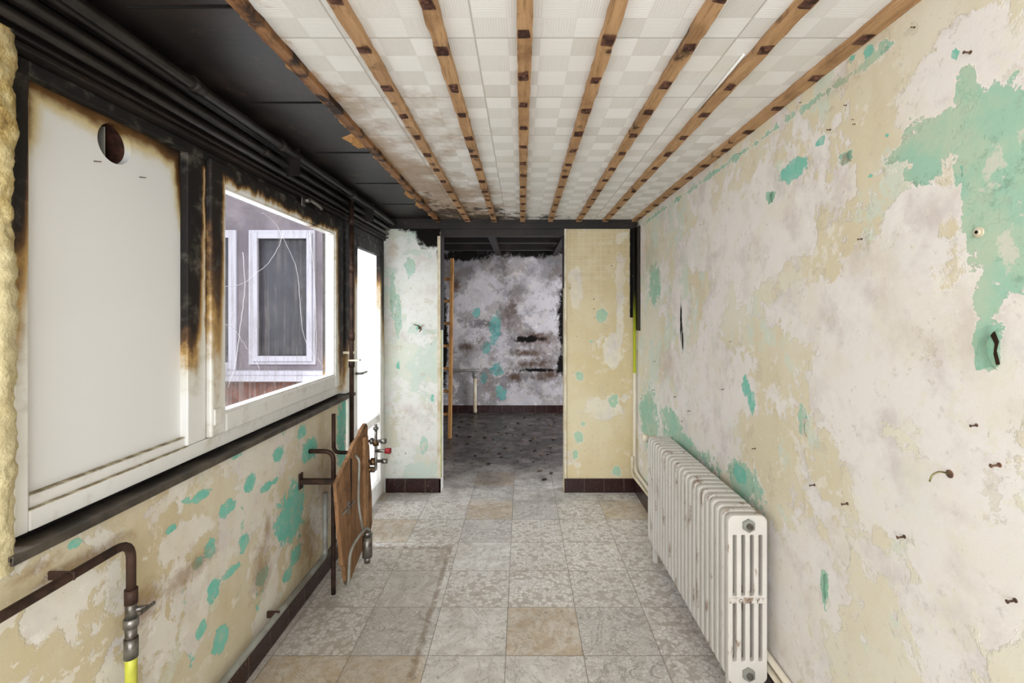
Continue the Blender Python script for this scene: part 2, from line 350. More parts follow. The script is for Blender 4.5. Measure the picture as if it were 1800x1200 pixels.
def mk_frost():
    m=bpy.data.materials.new('frosted_glass'); m.use_nodes=True; nt=m.node_tree; nt.nodes.clear()
    out=nt.nodes.new('ShaderNodeOutputMaterial')
    a=nt.nodes.new('ShaderNodeBsdfTranslucent'); a.inputs[0].default_value=(.95,.95,.95,1)
    b=nt.nodes.new('ShaderNodeBsdfDiffuse'); b.inputs[0].default_value=(.9,.9,.9,1)
    x=nt.nodes.new('ShaderNodeMixShader'); x.inputs[0].default_value=.35
    nt.links.new(a.outputs[0],x.inputs[1]); nt.links.new(b.outputs[0],x.inputs[2]); nt.links.new(x.outputs[0],out.inputs[0]); return m
mat_frost=mk_frost()
# ---------------------------------------------------------------- geometry helpers
def link(o,parent=None,mat=None):
    COL.objects.link(o)
    if mat is not None:
        o.data.materials.clear(); o.data.materials.append(mat)
    if parent: o.parent=parent
    return o
def empty(name,loc=(0,0,0)):
    e=bpy.data.objects.new(name,None); e.empty_display_size=.1; COL.objects.link(e); return e
def bm_obj(name,bm,mat,parent=None,smooth=False):
    me=bpy.data.meshes.new(name); bm.to_mesh(me); bm.free()
    if smooth:
        for p in me.polygons: p.use_smooth=True
    return link(bpy.data.objects.new(name,me),parent,mat)
def add_box(bm,lo,hi):
    c=[(a+b)/2 for a,b in zip(lo,hi)]; d=[abs(b-a) for a,b in zip(lo,hi)]
    r=bmesh.ops.create_cube(bm,size=1); 
    bmesh.ops.scale(bm,vec=d,verts=r['verts']); bmesh.ops.translate(bm,vec=c,verts=r['verts']); return r['verts']
def box(name,lo,hi,mat,parent=None,bev=0): return boxes(name,[(lo,hi)],mat,parent,bev)
def boxes(name,lst,mat,parent=None,bev=0):
    bm=bmesh.new()
    for lo,hi in lst: add_box(bm,lo,hi)
    if bev: bmesh.ops.bevel(bm,geom=bm.edges[:],offset=bev,segments=2,affect='EDGES',profile=.5)
    return bm_obj(name,bm,mat,parent)
def rpath(pts,r=.03,n=6):
    pts=[Vector(p) for p in pts]
    out=[pts[0]]
    for i in range(1,len(pts)-1):
        a,b,c=pts[i-1],pts[i],pts[i+1]
        ra=min(r,(a-b).length*.45,(c-b).length*.45)
        p0=b+(a-b).normalized()*ra; p1=b+(c-b).normalized()*ra
        for j in range(n+1):
            t=j/n; out.append(p0*(1-t)**2+b*2*t*(1-t)+p1*t*t)
    out.append(pts[-1]); return out
def add_tube(bm,pts,r,seg=12,cap=True):
    pts=[Vector(p) for p in pts]; n=len(pts)
    rs=r if isinstance(r,(list,tuple)) else [r]*n
    t0=(pts[1]-pts[0]).normalized(); up=Vector((0,0,1)) if abs(t0.z)<.9 else Vector((1,0,0))
    nrm=(up-t0*up.dot(t0)).normalized(); rings=[]
    for i in range(n):
        if i==0: t=pts[1]-pts[0]
        elif i==n-1: t=pts[-1]-pts[-2]
        else: t=(pts[i+1]-pts[i]).normalized()+(pts[i]-pts[i-1]).normalized()
        t=t.normalized() if t.length>1e-9 else t0
        nrm=(nrm-t*nrm.dot(t)); nrm=nrm.normalized() if nrm.length>1e-6 else t.orthogonal().normalized()
        bi=t.cross(nrm)
        rings.append([bm.verts.new(pts[i]+(nrm*math.cos(2*math.pi*k/seg)+bi*math.sin(2*math.pi*k/seg))*rs[i]) for k in range(seg)])
    for i in range(n-1):
        for k in range(seg):
            f=bm.faces.new((rings[i][k],rings[i][(k+1)%seg],rings[i+1][(k+1)%seg],rings[i+1][k])); f.smooth=True
    if cap: bm.faces.new(rings[0][::-1]); bm.faces.new(rings[-1])
def tube(name,pts,r,mat,parent=None,seg=14,rr=None,cap=True):
    bm=bmesh.new(); add_tube(bm,rpath(pts,rr) if rr else pts,r,seg,cap)
    bmesh.ops.recalc_face_normals(bm,faces=bm.faces[:]); return bm_obj(name,bm,mat,parent)
def tubes(name,lst,mat,parent=None,seg=12):
    bm=bmesh.new()
    for pts,r in lst: add_tube(bm,pts,r,seg)
    bmesh.ops.recalc_face_normals(bm,faces=bm.faces[:]); return bm_obj(name,bm,mat,parent)
def R(x,y,X=XR):
    Y=F*abs(X)/abs(x-CX); return Y,H-(y-CY)*Y/F
def Bk(x,y,Y=YB):
    return (x-CX)*Y/F, H-(y-CY)*Y/F
def field(U,V,blobs):
    out=np.full(U.shape,-1.0)
    for (cu,cv,ru,rv) in blobs:
        d=np.sqrt(((U-cu)/ru)**2+((V-cv)/rv)**2); out=np.maximum(out,1-d)
    return out
def side_blobs(l,X):
    o=[]
    for (x,y,rx,ry) in l:
        Y,z=R(x,y,X); a=R(x-rx,y,X)[0]; b=R(x+rx,y,X)[0]
        o.append((Y,z,abs(a-b)/2*1.15,ry*Y/F*1.15))
    return o
def back_blobs(l,Yw):
    return [(*Bk(x,y,Yw),rx*Yw/F*1.15,ry*Yw/F*1.15) for (x,y,rx,ry) in l]
def gridwall(name,axis,c,u0,u1,v0,v1,thick,mat,fields,step=.015):
    nu=max(2,int((u1-u0)/step)+1); nv=max(2,int((v1-v0)/step)+1)
    us=np.linspace(u0,u1,nu); vs=np.linspace(v0,v1,nv); U,V=np.meshgrid(us,vs)
    U=U.ravel(); V=V.ravel()
    if axis=='x': P=np.stack([np.full(U.shape,c),U,V],1)
    else: P=np.stack([U,np.full(U.shape,c),V],1)
    fs=[]
    for j in range(nv-1):
        for i in range(nu-1):
            a=j*nu+i; fs.append((a,a+1,a+nu+1,a+nu))
    n=len(P)
    off=np.zeros(3); off[0 if axis=='x' else 1]=thick
    corners=[(u0,v0),(u1,v0),(u1,v1),(u0,v1)]
    B=[np.array([c,a,b]) if axis=='x' else np.array([a,c,b]) for (a,b) in corners]
    allP=[tuple(p) for p in P]+[tuple(q+off) for q in B]+[tuple(q) for q in B]
    bk=[n,n+1,n+2,n+3]; fr=[n+4,n+5,n+6,n+7]
    fs.append(tuple(bk[::-1]))
    for i in range(4): fs.append((fr[i],fr[(i+1)%4],bk[(i+1)%4],bk[i]))
    me=bpy.data.meshes.new(name); me.from_pydata(allP,[],fs); me.update()
    for fname in ('mint','teal','white','brown','soot'):
        a=me.attributes.new(fname,'FLOAT','POINT')
        vals=np.full(len(allP),-1.0 if fname!='white' else 0.0,dtype=np.float32)
        if fname in fields:
            f=fields[fname]
            r=f(U,V) if callable(f) else field(U,V,f)
            if fname=='white': r=np.maximum(r,0)
            vals[:n]=r
            for q,(cu,cv) in enumerate(corners):
                i=np.argmin((U-cu)**2+(V-cv)**2); vals[n+q]=vals[i]; vals[n+4+q]=vals[i]
        a.data.foreach_set('value',vals)
    return link(bpy.data.objects.new(name,me),None,mat)
# ---------------------------------------------------------------- room shell
XBL=-1.36
box('floor',(XBL,YN,-.08),(2.4,7.2,0),mat_floor)
mintR=side_blobs([(1745,215,60,64),(1718,300,36,74),(1755,370,74,66),(1775,450,60,66),(1738,530,28,62),(1735,605,24,36),(1770,290,56,56),
  (1695,165,22,48),(1640,245,50,45),(1595,265,44,15),(1628,300,30,28),(1790,220,24,64),(1780,330,64,84),(1660,205,28,14),(1800,400,64,64),(1690,240,26,26),
  (1140,735,16,50),(1205,785,40,24),(1180,740,20,20),(1305,850,30,34),(1150,500,10,36),
  (1450,1030,8,40),(1355,345,8,11),(1487,278,14,10),(1410,740,7,28)],XR)
tealR=side_blobs([(1395,297,26,17),(1440,250,9,9),(1525,92,8,9),(1497,105,7,8),(1680,95,8,11),(1655,128,7,8),(1530,310,6,5),(1310,680,6,18),(1322,710,6,24),
  (1268,252,14,12),(1342,195,16,10),(1410,150,14,8),(1230,285,12,10),(1560,240,6,6),(1300,835,12,12),(1695,300,4,16)],XR)
whiteR=side_blobs([(1640,150,90,70),(1700,60,70,50),(1650,640,80,110),(1560,850,110,80),(1690,930,120,150),(1250,660,90,60),(1420,550,90,60),(1560,520,80,90),(1750,490,30,30),(1745,270,40,30),(1250,440,70,60),(1600,380,60,50),(1480,680,60,120)],XR)
def mR(U,V):
    a=field(U,V,mintR); t=0.28-np.abs(V-(ZC-.075))/.05
    t=np.where(U>1.2,t,-1); return np.maximum(a,t)
def sR(U,V):
    a=field(U,V,[(3.93,2.0,.035,.9),(3.95,2.22,.12,.05)]+side_blobs([(1197,560,2,45),(1200,600,1.5,30)],XR)); return a-.1
gridwall('wall_right','x',XR,YN,YB+.12,0,ZC+.06,.12,mat_wall_R,{'mint':mR,'teal':tealR,'white':whiteR,'soot':sR,
   'brown':side_blobs([(1140,450,20,40),(1470,150,60,20),(1170,640,25,40)],XR)})
tealL=side_blobs([(512,905,24,50),(352,872,22,8),(440,850,9,16),(402,890,14,14),(428,955,8,15),(405,1005,18,8),(376,1035,12,22),(388,1125,14,20),(352,1108,9,13),
  (600,780,7,90),(606,730,4,40),(545,790,12,20),(490,800,9,12),(520,975,10,16),(462,1010,10,14),(325,880,8,6),(130,955,12,9),(370,965,8,16),(348,990,8,9),(300,930,9,6),(505,1010,8,12),(475,850,14,7),(530,760,8,14),(415,800,9,7)],XL)
brownL=side_blobs([(575,850,22,80),(470,930,8,30),(460,1000,20,60),(330,1010,60,25),(150,985,110,18),(250,1060,50,40),(540,960,26,60),(60,1000,60,16)],XL)
whiteL=side_blobs([(100,1060,60,60),(330,940,60,30),(430,900,40,40)],XL)
gridwall('wall_left','x',XL,YN,3.05,0,.945,-.16,mat_wall_L,{'teal':tealL,'brown':brownL,'white':whiteL})
gridwall('wall_left_pier','x',XL,YN,1.0,.945,ZC+.06,-.16,mat_wall_L,{},.1)
box('wall_left_lintel',(XL-.16,1.0,2.09),(XL,YB+.12,ZC+.06),mat_black)
sBL=lambda U,V: np.maximum(field(U,V,back_blobs([(755,408,26,28),(735,398,46,10),(700,392,40,6),(773,440,5,40)],YB)),-1)
gridwall('wall_back_left','y',YB,-1.30,-.673,0,2.19,.12,mat_wall_BL,{'soot':sBL,
  'mint':back_blobs([(700,560,7,40),(720,470,9,14),(745,780,8,18),(690,520,5,40)],YB),'teal':back_blobs([(700,640,4,7),(735,575,4,4),(760,700,4,10)],YB),
  'brown':back_blobs([(690,440,12,30)],YB)},.012)
gridwall('wall_back_right','y',YB,.355,XR,0,2.19,.12,mat_wall_BR,{
  'soot':lambda U,V: np.where(U>XR-.05,.6,-1.0)*np.where(V>1.45,1,0)-np.where(V>1.45,0,1.0),
  'mint':back_blobs([(1057,555,8,12),(1020,660,7,7),(1078,703,9,11),(1018,768,8,11),(1012,800,5,8),(1085,830,8,11),(1040,600,4,4),(1025,745,5,4)],YB),
  'white':back_blobs([(1010,520,18,60),(1080,620,20,40),(1050,720,40,30),(1090,530,10,90)],YB)},.012)
bm=bmesh.new(); add_box(bm,(XL-.16,YB-.02,2.19),(XR,YB+.12,ZC+.06)); add_box(bm,(-.673,YB,2.135),(.355,YB+.10,2.19)); add_box(bm,(-1.13,YB-.03,2.235),(XR,YB-.02,ZC))
bm_obj('wall_back_beam',bm,mat_black)
box('ceiling',(-.70,YN,ZC),(XR+.1,YB-.0,ZC+.06),mat_ceil)
boxes('ceiling_soffit',[((XL-.16,YN,ZC+.01),(-.70,YB,ZC+.06))],mat_black)
boxes('trim_soffit',[((-1.0,y,ZC+.006),(-.71,y+.004,ZC+.012)) for y in (1.2,1.75,2.3,2.85,3.4)],mat_void)
box('baseboard_right',(XR-.014,YN,0),(XR-.0005,YB-.001,.116),mat_base,None,.002)
box('baseboard_left',(XL+.0005,YN,0),(XL+.014,3.05,.116),mat_base,None,.002)
boxes('baseboard_back',[((XL,YB-.014,0),(-.673,YB-.0005,.116)),((.355,YB-.014,0),(XR-.015,YB-.0005,.116)),((-.687,YB-.014,0),(-.6735,YB+.12,.11))],mat_base,None,.002)
boxes('trim_door_left',[((-.70,YB-.012,.117),(-.672,YB-.0005,2.13))],mat_cream,None,.002)
boxes('trim_door_right',[((.354,YB-.012,.117),(.372,YB-.0005,2.19))],mat_cream,None,.002)
boxes('trim_jamb_lime',[((-.6735,YB-.004,.12),(-.668,YB+.01,1.5))],mat_lime)
boxes('trim_jamb_soot',[((-.6738,YB-.014,1.35),(-.664,YB+.12,2.135)),((.3475,YB-.004,1.7),(.3545,YB+.12,2.135))],mat_black)
# ---------------------------------------------------------------- back room
YF=7.07
gridwall('wall_far','y',YF,XBL,2.4,0,2.6,.12,mat_wall_far,{
 'brown':back_blobs([(935,640,50,14),(960,658,34,14),(905,662,24,10),(945,595,40,18),(900,540,12,30),(925,620,40,10),(820,610,20,10),(800,500,14,20)],YF),
 'soot':lambda U,V: np.maximum(field(U,V,back_blobs([(992,560,12,80),(930,440,90,14),(820,448,60,12),(987,640,10,20),(945,650,38,4),(780,600,8,100),(930,596,30,6)],YF)),-1)-.05,
 'teal':back_blobs([(870,575,10,26),(838,548,7,9),(855,610,8,10),(875,650,12,10),(880,690,9,12),(850,665,6,10)],YF),
 'white':back_blobs([(930,500,60,60),(945,690,60,22),(850,520,30,40)],YF)},.02)
box('wall_far_left',(XBL-.12,YB+.12,0),(XBL,YF+.12,2.6),mat_wall_far)
box('wall_far_right',(2.4,YB+.12,0),(2.52,YF,2.6),mat_wall_far)
gridwall('wall_partition_right','y',YB+.06,XR+.12,2.4,0,2.6,.06,mat_wall_far,{},.1)
box('wall_partition_upper',(XBL-.12,YB+.121,2.2),(XR+.12,YB+.16,2.6),mat_black)
box('ceiling_far',(XBL-.12,YB+.12,2.6),(2.52,YF+.12,2.68),mat_black)
boxes('baseboard_far',[((XBL,YF-.015,0),(2.4,YF-.0005,.11))],mat_base)
boxes('roof_beams',[((XBL,4.5,2.38),(2.4,4.6,2.60)),((XBL,5.2,2.36),(2.4,5.3,2.60)),((XBL,5.9,2.36),(2.4,6.0,2.60)),((XBL,6.6,2.36),(2.4,6.7,2.60)),((-.38,4.2,2.33),(-.3,7.0,2.38)),((.45,4.2,2.33),(.52,7.0,2.38))],mat_black,None,.004)
# charred debris scattered on the far floor
bm=bmesh.new()
for i in range(130):
    x=-.95+random.random()*1.7; y=4.15+random.random()**.8*2.8; s=.006+random.random()*.018
    vs=add_box(bm,(x-s,y-s*.7,.0),(x+s,y+s*.7,s*.5)); a=random.random()*3
    for v in vs:
        dx,dy=v.co.x-x,v.co.y-y; v.co.x=x+dx*math.cos(a)-dy*math.sin(a)+(random.random()-.5)*s*.5; v.co.y=y+dx*math.sin(a)+dy*math.cos(a)+(random.random()-.5)*s*.5
bm_obj('charred_debris',bm,simple('charred_bits','#2c2521',.9,0,.2,'#6b5d50',9))
fp=empty('sink_pipework')
a=Bk(782,651,6.98); b=Bk(840,651,6.98)
tube('supply_pipe',[(XBL+.001,6.98,a[1]),(b[0],6.98,b[1]),(b[0],YF,b[1])],.02,mat_greypipe,fp,rr=.03)
c=Bk(835,658,6.97)
tube('waste_pipe',[(c[0],6.97,c[1]),(c[0],6.97,.03),(c[0],YF-.016,.03)],.026,mat_cream,fp,rr=.03)
tube('waste_collar',[(c[0],6.97,c[1]-.05),(c[0],6.97,c[1]+.02)],.038,mat_greypipe,fp)
ld=empty('wooden_ladder')
for i,X in enumerate((-.855,-1.25)):
    bm=bmesh.new(); add_box(bm,(X-.020,-.035,0),(X+.020,.035,2.16)); bmesh.ops.bevel(bm,geom=bm.edges[:],offset=.005,segments=1,affect='EDGES')
    for v in bm.verts: v.co.y+=5.64+v.co.z*.09
    bm_obj('rail_%d'%(i+1),bm,mat_ladder,ld)
tubes('rungs',[([(-1.25,5.64+z*.09,z),(-.855,5.64+z*.09,z)],.018) for z in [.28+.27*i for i in range(7)]],mat_ladder,ld)
# ---------------------------------------------------------------- ceiling battens
BX=[-.445,-.226,.008,.236,.470,.688]
zt=ZC-.022
def batten(name,x,w=.040,mt=mat_batten,y0=YN+.05,y1=YB-.035,marks=True):
    e=empty(name); n=150; bm=bmesh.new(); prev=None
    for i in range(n+1):
        y=y0+(y1-y0)*i/n; j1=(random.random()-.5)*.004; j2=(random.random()-.5)*.004
        ring=[bm.verts.new(p) for p in ((x-w/2+j1,y,ZC-.0005),(x-w/2+j1,y,zt),(x+w/2+j2,y,zt),(x+w/2+j2,y,ZC-.0005))]
        if prev:
            for k in range(4): bm.faces.new((prev[k],prev[(k+1)%4],ring[(k+1)%4],ring[k]))
        prev=ring
    bmesh.ops.recalc_face_normals(bm,faces=bm.faces[:]); bm_obj('strip',bm,mt,e)
    if marks:
        bm=bmesh.new(); y=1.02+(x*1.7)%.12
        while y<y1-.05:
            l=.028+random.random()*.02
            vs=add_box(bm,(x-w*.36,y,zt-.003),(x+w*.36,y+l,zt-.0005))
            for v in vs: v.co.x+=(random.random()-.5)*.010; v.co.y+=(random.random()-.5)*.016
            if random.random()<.6: add_box(bm,(x-.006,y+l*.3,zt-.008),(x+.006,y+l*.6,zt-.002))
            y+=.225+(random.random()-.5)*.03
        bm_obj('burnt_remnants',bm,mat_burnt,e)
    return e
for x in BX: batten('ceiling_batten',x)
batten('ceiling_batten',XR-.022,.042)
eb=batten('ceiling_batten',-.688,.035,mat_batten_burnt,marks=False)
bm=bmesh.new()
for i in range(60):
    y=1.05+i*.047+random.random()*.03; l=.03+random.random()*.09; x=-.705-random.random()*.006; d=.002+random.random()*.012
    vs=[bm.verts.new((x,y,ZC-.0)),bm.verts.new((x-.004-d,y+l*.5,ZC-.004-d*.5)),bm.verts.new((x,y+l,ZC-.001)),bm.verts.new((x+.006,y+l*.5,ZC-.024))]
    bm.faces.new((vs[0],vs[1],vs[3])); bm.faces.new((vs[1],vs[2],vs[3]))
for (y,dx,l) in ((1.98,.06,.10),(2.06,.045,.08),(2.9,.03,.22),(3.2,.03,.2)):
    vs=[bm.verts.new(p) for p in ((-.70,y,ZC-.015),(-.70-dx,y+l*.2,ZC-.03),(-.70-dx*.6,y+l*.7,ZC-.035),(-.70,y+l,ZC-.02))]; bm.faces.new(vs)
bm_obj('splinters',bm,mat_ladder,eb)
tube('ceiling_cable_strip',[(.655,1.4,ZC-.0045),(.66,1.6,ZC-.0045),(.662,1.8,ZC-.0045)],.004,simple('white_plastic','#e5e3df',.5))
# ---------------------------------------------------------------- sooted pipes upper-left
pg=empty('heating_pipes')
for i,(X,Z,r) in enumerate(((-1.095,2.232,.019),(-1.048,2.226,.019),(-1.095,2.182,.017),(-1.10,2.140,.013))):
    tube('pipe_%d'%(i+1),[(X,YN+.1,Z),(X,YB-.06,Z)],r,mat_blackpipe,pg)
tubes('pipe_joints',[([(-1.048,y,2.226),(-1.048,y+.05,2.226)],.024) for y in (1.5,2.05,2.9)]+[([(-1.095,y,2.182),(-1.095,y+.05,2.182)],.021) for y in (2.0,3.0)],mat_blackpipe,pg)
boxes('pipe_clips',[((-1.129,y,2.13),(-1.03,y+.004,2.255)) for y in (2.2,3.3)],mat_blackpipe,pg)
tube('riser',[(-1.075,3.0,.60),(-1.075,3.0,2.20)],.014,mat_rust,pg)
tubes('riser_couplings',[([(-1.075,3.0,z),(-1.075,3.0,z+.05)],.019) for z in (1.15,1.32,1.75,2.05)],mat_rust,pg)
boxes('riser_clip',[((-1.128,2.995,1.235),(-1.06,3.005,1.25)),((-1.09,2.98,1.19),(-1.02,3.02,1.2))],mat_cream,pg)
# ---------------------------------------------------------------- window
def frame(name,y0,y1,z0,z1,w,x0,x1,mt,parent,bev=.004,wb=None,wr=None):
    wb=wb or w; wr=wr or w
    e=.0002
    return boxes(name,[((x0,y0,z0),(x1,y0+w,z1)),((x0,y1-wr,z0),(x1,y1,z1)),((x0,y0+w+e,z1-w),(x1,y1-wr-e,z1)),((x0,y0+w+e,z0),(x1,y1-wr-e,z0+wb))],mt,parent,bev)
XW=-1.15
w1=empty('window_1')
frame('outer_frame',1.075,3.07,.985,2.089,.035,XW-.08,XW-.002,mat_pvc,w1,wb=.05)
frame('fixed_bead',1.108,1.655,1.03,2.07,.014,XW-.06,XW-.014,mat_pvc,w1,.003,wb=.035)
boxes('mullion',[((XW-.08,1.64,1.036),(XW-.004,1.735,2.054))],mat_pvc,w1,.004)
boxes('dirt_ledge',[((XW-.035,1.122,1.0655),(XW-.013,1.641,1.0675)),((XW-.0135,1.11,1.034),(XW-.0015,1.64,1.0365))],simple('ledge_dirt','#8d8168',.9,0,.1,'#c8bfa6',30),w1)
bm=bmesh.new(); hy,hz=R(202,253,1.18); hr=.057
y0,y1,z0,z1=1.112,1.648,1.045,2.062; N=48
outer=[];inner=[]
for i in range(N):
    a=2*math.pi*i/N; c,s=math.cos(a),math.sin(a)
    t=min(((y1-hy) if c>0 else (hy-y0))/max(abs(c),1e-6),((z1-hz) if s>0 else (hz-z0))/max(abs(s),1e-6))
    outer.append((hy+c*t,hz+s*t)); inner.append((hy+c*hr,hz+s*hr))
for cy,cz in ((y0,z0),(y1,z0),(y1,z1),(y0,z1)):
    i=min(range(N),key=lambda q:(outer[q][0]-cy)**2+(outer[q][1]-cz)**2); outer[i]=(cy,cz)
xp=XW-.03; 
O=[bm.verts.new((xp,a,b)) for a,b in outer]; I=[bm.verts.new((xp,a,b)) for a,b in inner]; I2=[bm.verts.new((xp-.02,a,b)) for a,b in inner]; O2=[bm.verts.new((xp-.02,a,b)) for a,b in outer]
for i in range(N):
    j=(i+1)%N; bm.faces.new((O[i],O[j],I[j],I[i])); bm.faces.new((I[i],I[j],I2[j],I2[i])); bm.faces.new((O2[j],O2[i],I2[i],I2[j]))
bm_obj('white_panel',bm,mat_panel,w1)
mat_vent=simple('vent_inner','#54352a',.8,0,.2,'#2a1a15',15)  # duct and end cap coloured dark, painting in the shade of the hole
tube('vent_duct',[(xp-.020,hy,hz),(xp-.11,hy,hz)],.0575,mat_vent,w1,28,cap=False)
tube('vent_duct_end',[(xp-.111,hy,hz),(xp-.113,hy,hz)],.0575,mat_vent,w1,28)
boxes('vent_flap',[((xp-.06,hy-.002,hz-.05),(xp-.03,hy+.002,hz+.05))],mat_greypipe,w1)
frame('sash',1.742,3.035,1.036,2.068,.085,XW-.055,XW+.012,mat_pvc,w1,.008,wb=.075,wr=.13)
frame('glazing_bead',1.825,2.907,1.108,1.985,.012,XW-.04,XW+.004,mat_pvc,w1,.003)
bm=bmesh.new(); bm.faces.new([bm.verts.new((XW-.028,a,b)) for a,b in ((1.826,1.11),(2.906,1.11),(2.906,1.984),(1.826,1.984))])
bm_obj('glass_pane',bm,mat_glass,w1)
def crack(y,z,dy,dz,bend,n=22,j=.006):
    pts=[]
    for i in range(n+1):
        t=i/n; b=math.sin(t*math.pi)*bend+math.sin(t*9)*.008; L=math.hypot(dy,dz)
        pts.append((XW-.0265,y+dy*t-dz/L*b+(random.random()-.5)*j,z+dz*t+dy/L*b+(random.random()-.5)*j))
    return [p for p in pts if 1.84<p[1]<2.89 and 1.122<p[2]<1.97]
bm=bmesh.new()
for a in ((2.15,1.95,.35,-.28,.06),(2.50,1.67,.32,-.5,-.10),(2.35,1.90,-.5,-.3,.08),(1.88,1.45,.25,-.22,.03),(2.62,1.95,.08,-.75,.05),(2.0,1.75,-.1,-.55,.05)):
    p=crack(*a)
    if len(p)>2: add_tube(bm,p,.0009,4)
bm_obj('glass_cracks',bm,simple('crack_white','#e5e2e8',.3),w1)
Y,z=R(535,352,1.13)
tube('handle_neck',[(XW+.012,Y,z),(XW+.05,Y,z)],.012,mat_steel,w1)
tube('handle_lever',[(XW+.05,Y-.0,z+.003),(XW+.055,Y+.07,z-.004),(XW+.05,Y+.14,z-.012)],.010,mat_steel,w1,rr=.03)
box('handle_plate',(XW+.012,Y-.02,z-.03),(XW+.018,Y+.02,z+.03),mat_steel,w1,.003)
box('espagnolette_box',(XW+.012,1.75,1.08),(XW+.02,1.79,1.14),mat_pvc,w1,.003)
tubes('panel_nails',[([(xp,R(x,y,1.18)[0],R(x,y,1.18)[1]),(xp+.02,R(x,y,1.18)[0],R(x,y,1.18)[1]-.002)],.0015) for x,y in ((165,185),(165,283),(245,311))],mat_nail,w1,6)
boxes('trim_window_head',[((XL-.03,1.03,2.0905),(XL+.012,3.0,2.104)),((XL-.01,1.03,2.108),(XL+.025,3.94,2.116))],mat_black,None,.002)
boxes('window_sill',[((XW-.07,1.03,.955),(-1.105,3.16,.966)),((-1.112,1.03,.946),(-1.104,3.16,.968))],mat_sill,None,.002)
boxes('trim_sill_gap',[((XW-.06,1.06,.9665),(XW-.03,3.04,.985))],mat_void)
boxes('trim_window_post',[((XL-.16,3.0705,.97),(XL-.005,3.13,2.089))],mat_pvc,None,.004)
bm=bmesh.new(); nz=150; nr=24; prev=None
for i in range(nz+1):
    z=.93+(2.115-.93)*i/nz; ring=[]
    for k in range(nr):
        a=2*math.pi*k/nr; d=Vector((math.cos(a)*.016,math.sin(a)*.032,0)); p=Vector((XL+.002,1.022,z))+d
        nv=mn.noise(p*9)*.010+mn.noise(p*35)*.008+mn.noise(p*80)*.004; p+=d.normalized()*nv; ring.append(bm.verts.new(p))
    if prev:
        for k in range(nr): bm.faces.new((prev[k],prev[(k+1)%nr],ring[(k+1)%nr],ring[k])).smooth=True
    prev=ring
bmesh.ops.recalc_face_normals(bm,faces=bm.faces[:]); bm_obj('expanding_foam_strip',bm,mat_foam)
# ---------------------------------------------------------------- glazed door
dr=empty('door_1')
frame('door_frame',3.135,3.945,.0,2.089,.05,XW-.07,XW+.005,mat_pvcdoor,dr,.004,wb=.03)
frame('door_sash',3.19,3.89,.035,2.035,.085,XW-.05,XW+.02,mat_pvcdoor,dr,.006,wb=.12)
box('door_glass',(XW-.02,3.274,.154),(XW-.015,3.806,1.951),mat_frost,dr)
box('door_lower_rail',(XW-.045,3.274,.62),(XW+.008,3.806,.68),mat_pvcdoor,dr,.004)
tube('door_handle',[(XW+.02,3.23,1.08),(XW+.06,3.23,1.08),(XW+.06,3.33,1.08)],.009,mat_steel,dr,rr=.015)
# ---------------------------------------------------------------- gas pipe
gp=empty('gas_pipe')
Xg=-1.08
tube('iron_pipe',[(Xg,YN+.3,.868),(Xg,1.312,.868),(Xg,1.312,.70)],.0115,mat_rust,gp,rr=.05)
tube('pipe_socket',[(Xg,1.312,.735),(Xg,1.312,.695)],.016,mat_rust,gp)
tubes('valve',[([(Xg,1.312,.70),(Xg,1.312,.655)],.014),([(Xg-.01,1.312,.675),(Xg+.035,1.325,.675)],.008),([(Xg,1.312,.655),(Xg,1.312,.63)],.018),([(Xg,1.312,.63),(Xg,1.312,.575)],.014)],mat_steel,gp,8)
box('valve_lever',(Xg+.033,1.295,.670),(Xg+.040,1.35,.680),mat_steel,gp,.003)
pts=[(Xg,1.312,.575),(Xg,1.312,.45),(Xg+.004,1.312,.3),(Xg+.03,1.30,.12),(Xg+.12,1.25,.02),(Xg+.25,1.1,.016)]
tube('yellow_hose',pts,.0145,mat_hose,gp,rr=.08)
tubes('hose_ferrule',[([(Xg,1.312,.60),(Xg,1.312,.545)],.0168)],mat_steel,gp)
boxes('pipe_clip',[((XL,1.13,.86),(Xg+.014,1.136,.881))],mat_rust,gp,.002)
fl=empty('skirting_pipe')
tube('grey_run',[(-1.085,YN+.1,.155),(-1.085,2.45,.155),(-1.085,2.62,.155),(-1.085,2.62,.5)],.014,mat_greypipe,fl,rr=.04)
boxes('clips',[((XL+.002,y,.145),(-1.075,y+.01,.172)) for y in (1.5,2.1)],mat_rust,fl)
# ---------------------------------------------------------------- hanging board with taps
bd=empty('broken_wood_board')
prof=[(2.275,.672),(2.33,.70),(2.40,.735),(2.47,.765),(2.52,.80),(2.60,.815),(2.66,.845),(2.72,.862),(2.75,.84),(2.745,.76),(2.77,.72),(2.772,.55),(2.785,.42),(2.78,.27),(2.73,.22),(2.66,.20),(2.58,.19),(2.50,.165),(2.43,.14),(2.385,.136),(2.36,.16),(2.345,.24),(2.32,.26),(2.31,.36),(2.295,.44),(2.285,.56)]
bm=bmesh.new()
A=[bm.verts.new((-.882-.03*(z-.5),y,z)) for y,z in prof]; B=[bm.verts.new((-.900-.03*(z-.5),y,z)) for y,z in prof]
bm.faces.new(A); bm.faces.new(B[::-1])
for i in range(len(prof)): j=(i+1)%len(prof); bm.faces.new((A[j],A[i],B[i],B[j]))
bmesh.ops.recalc_face_normals(bm,faces=bm.faces[:]); bm_obj('plank',bm,mat_board,bd)
boxes('batten_edge',[((-.925,2.69,.25),(-.904,2.75,.80))],mat_board,bd,.003)
boxes('front_strip',[((-.888,2.64,.24),(-.868,2.69,.80))],mk_wood('strip_wood','#b48a63','#93704f','#5a402b',.6,(10,10,1.2)),bd,.003)
boxes('plank_joint',[((-.8865,2.455,.18),(-.8805,2.459,.74))],mat_void,bd)
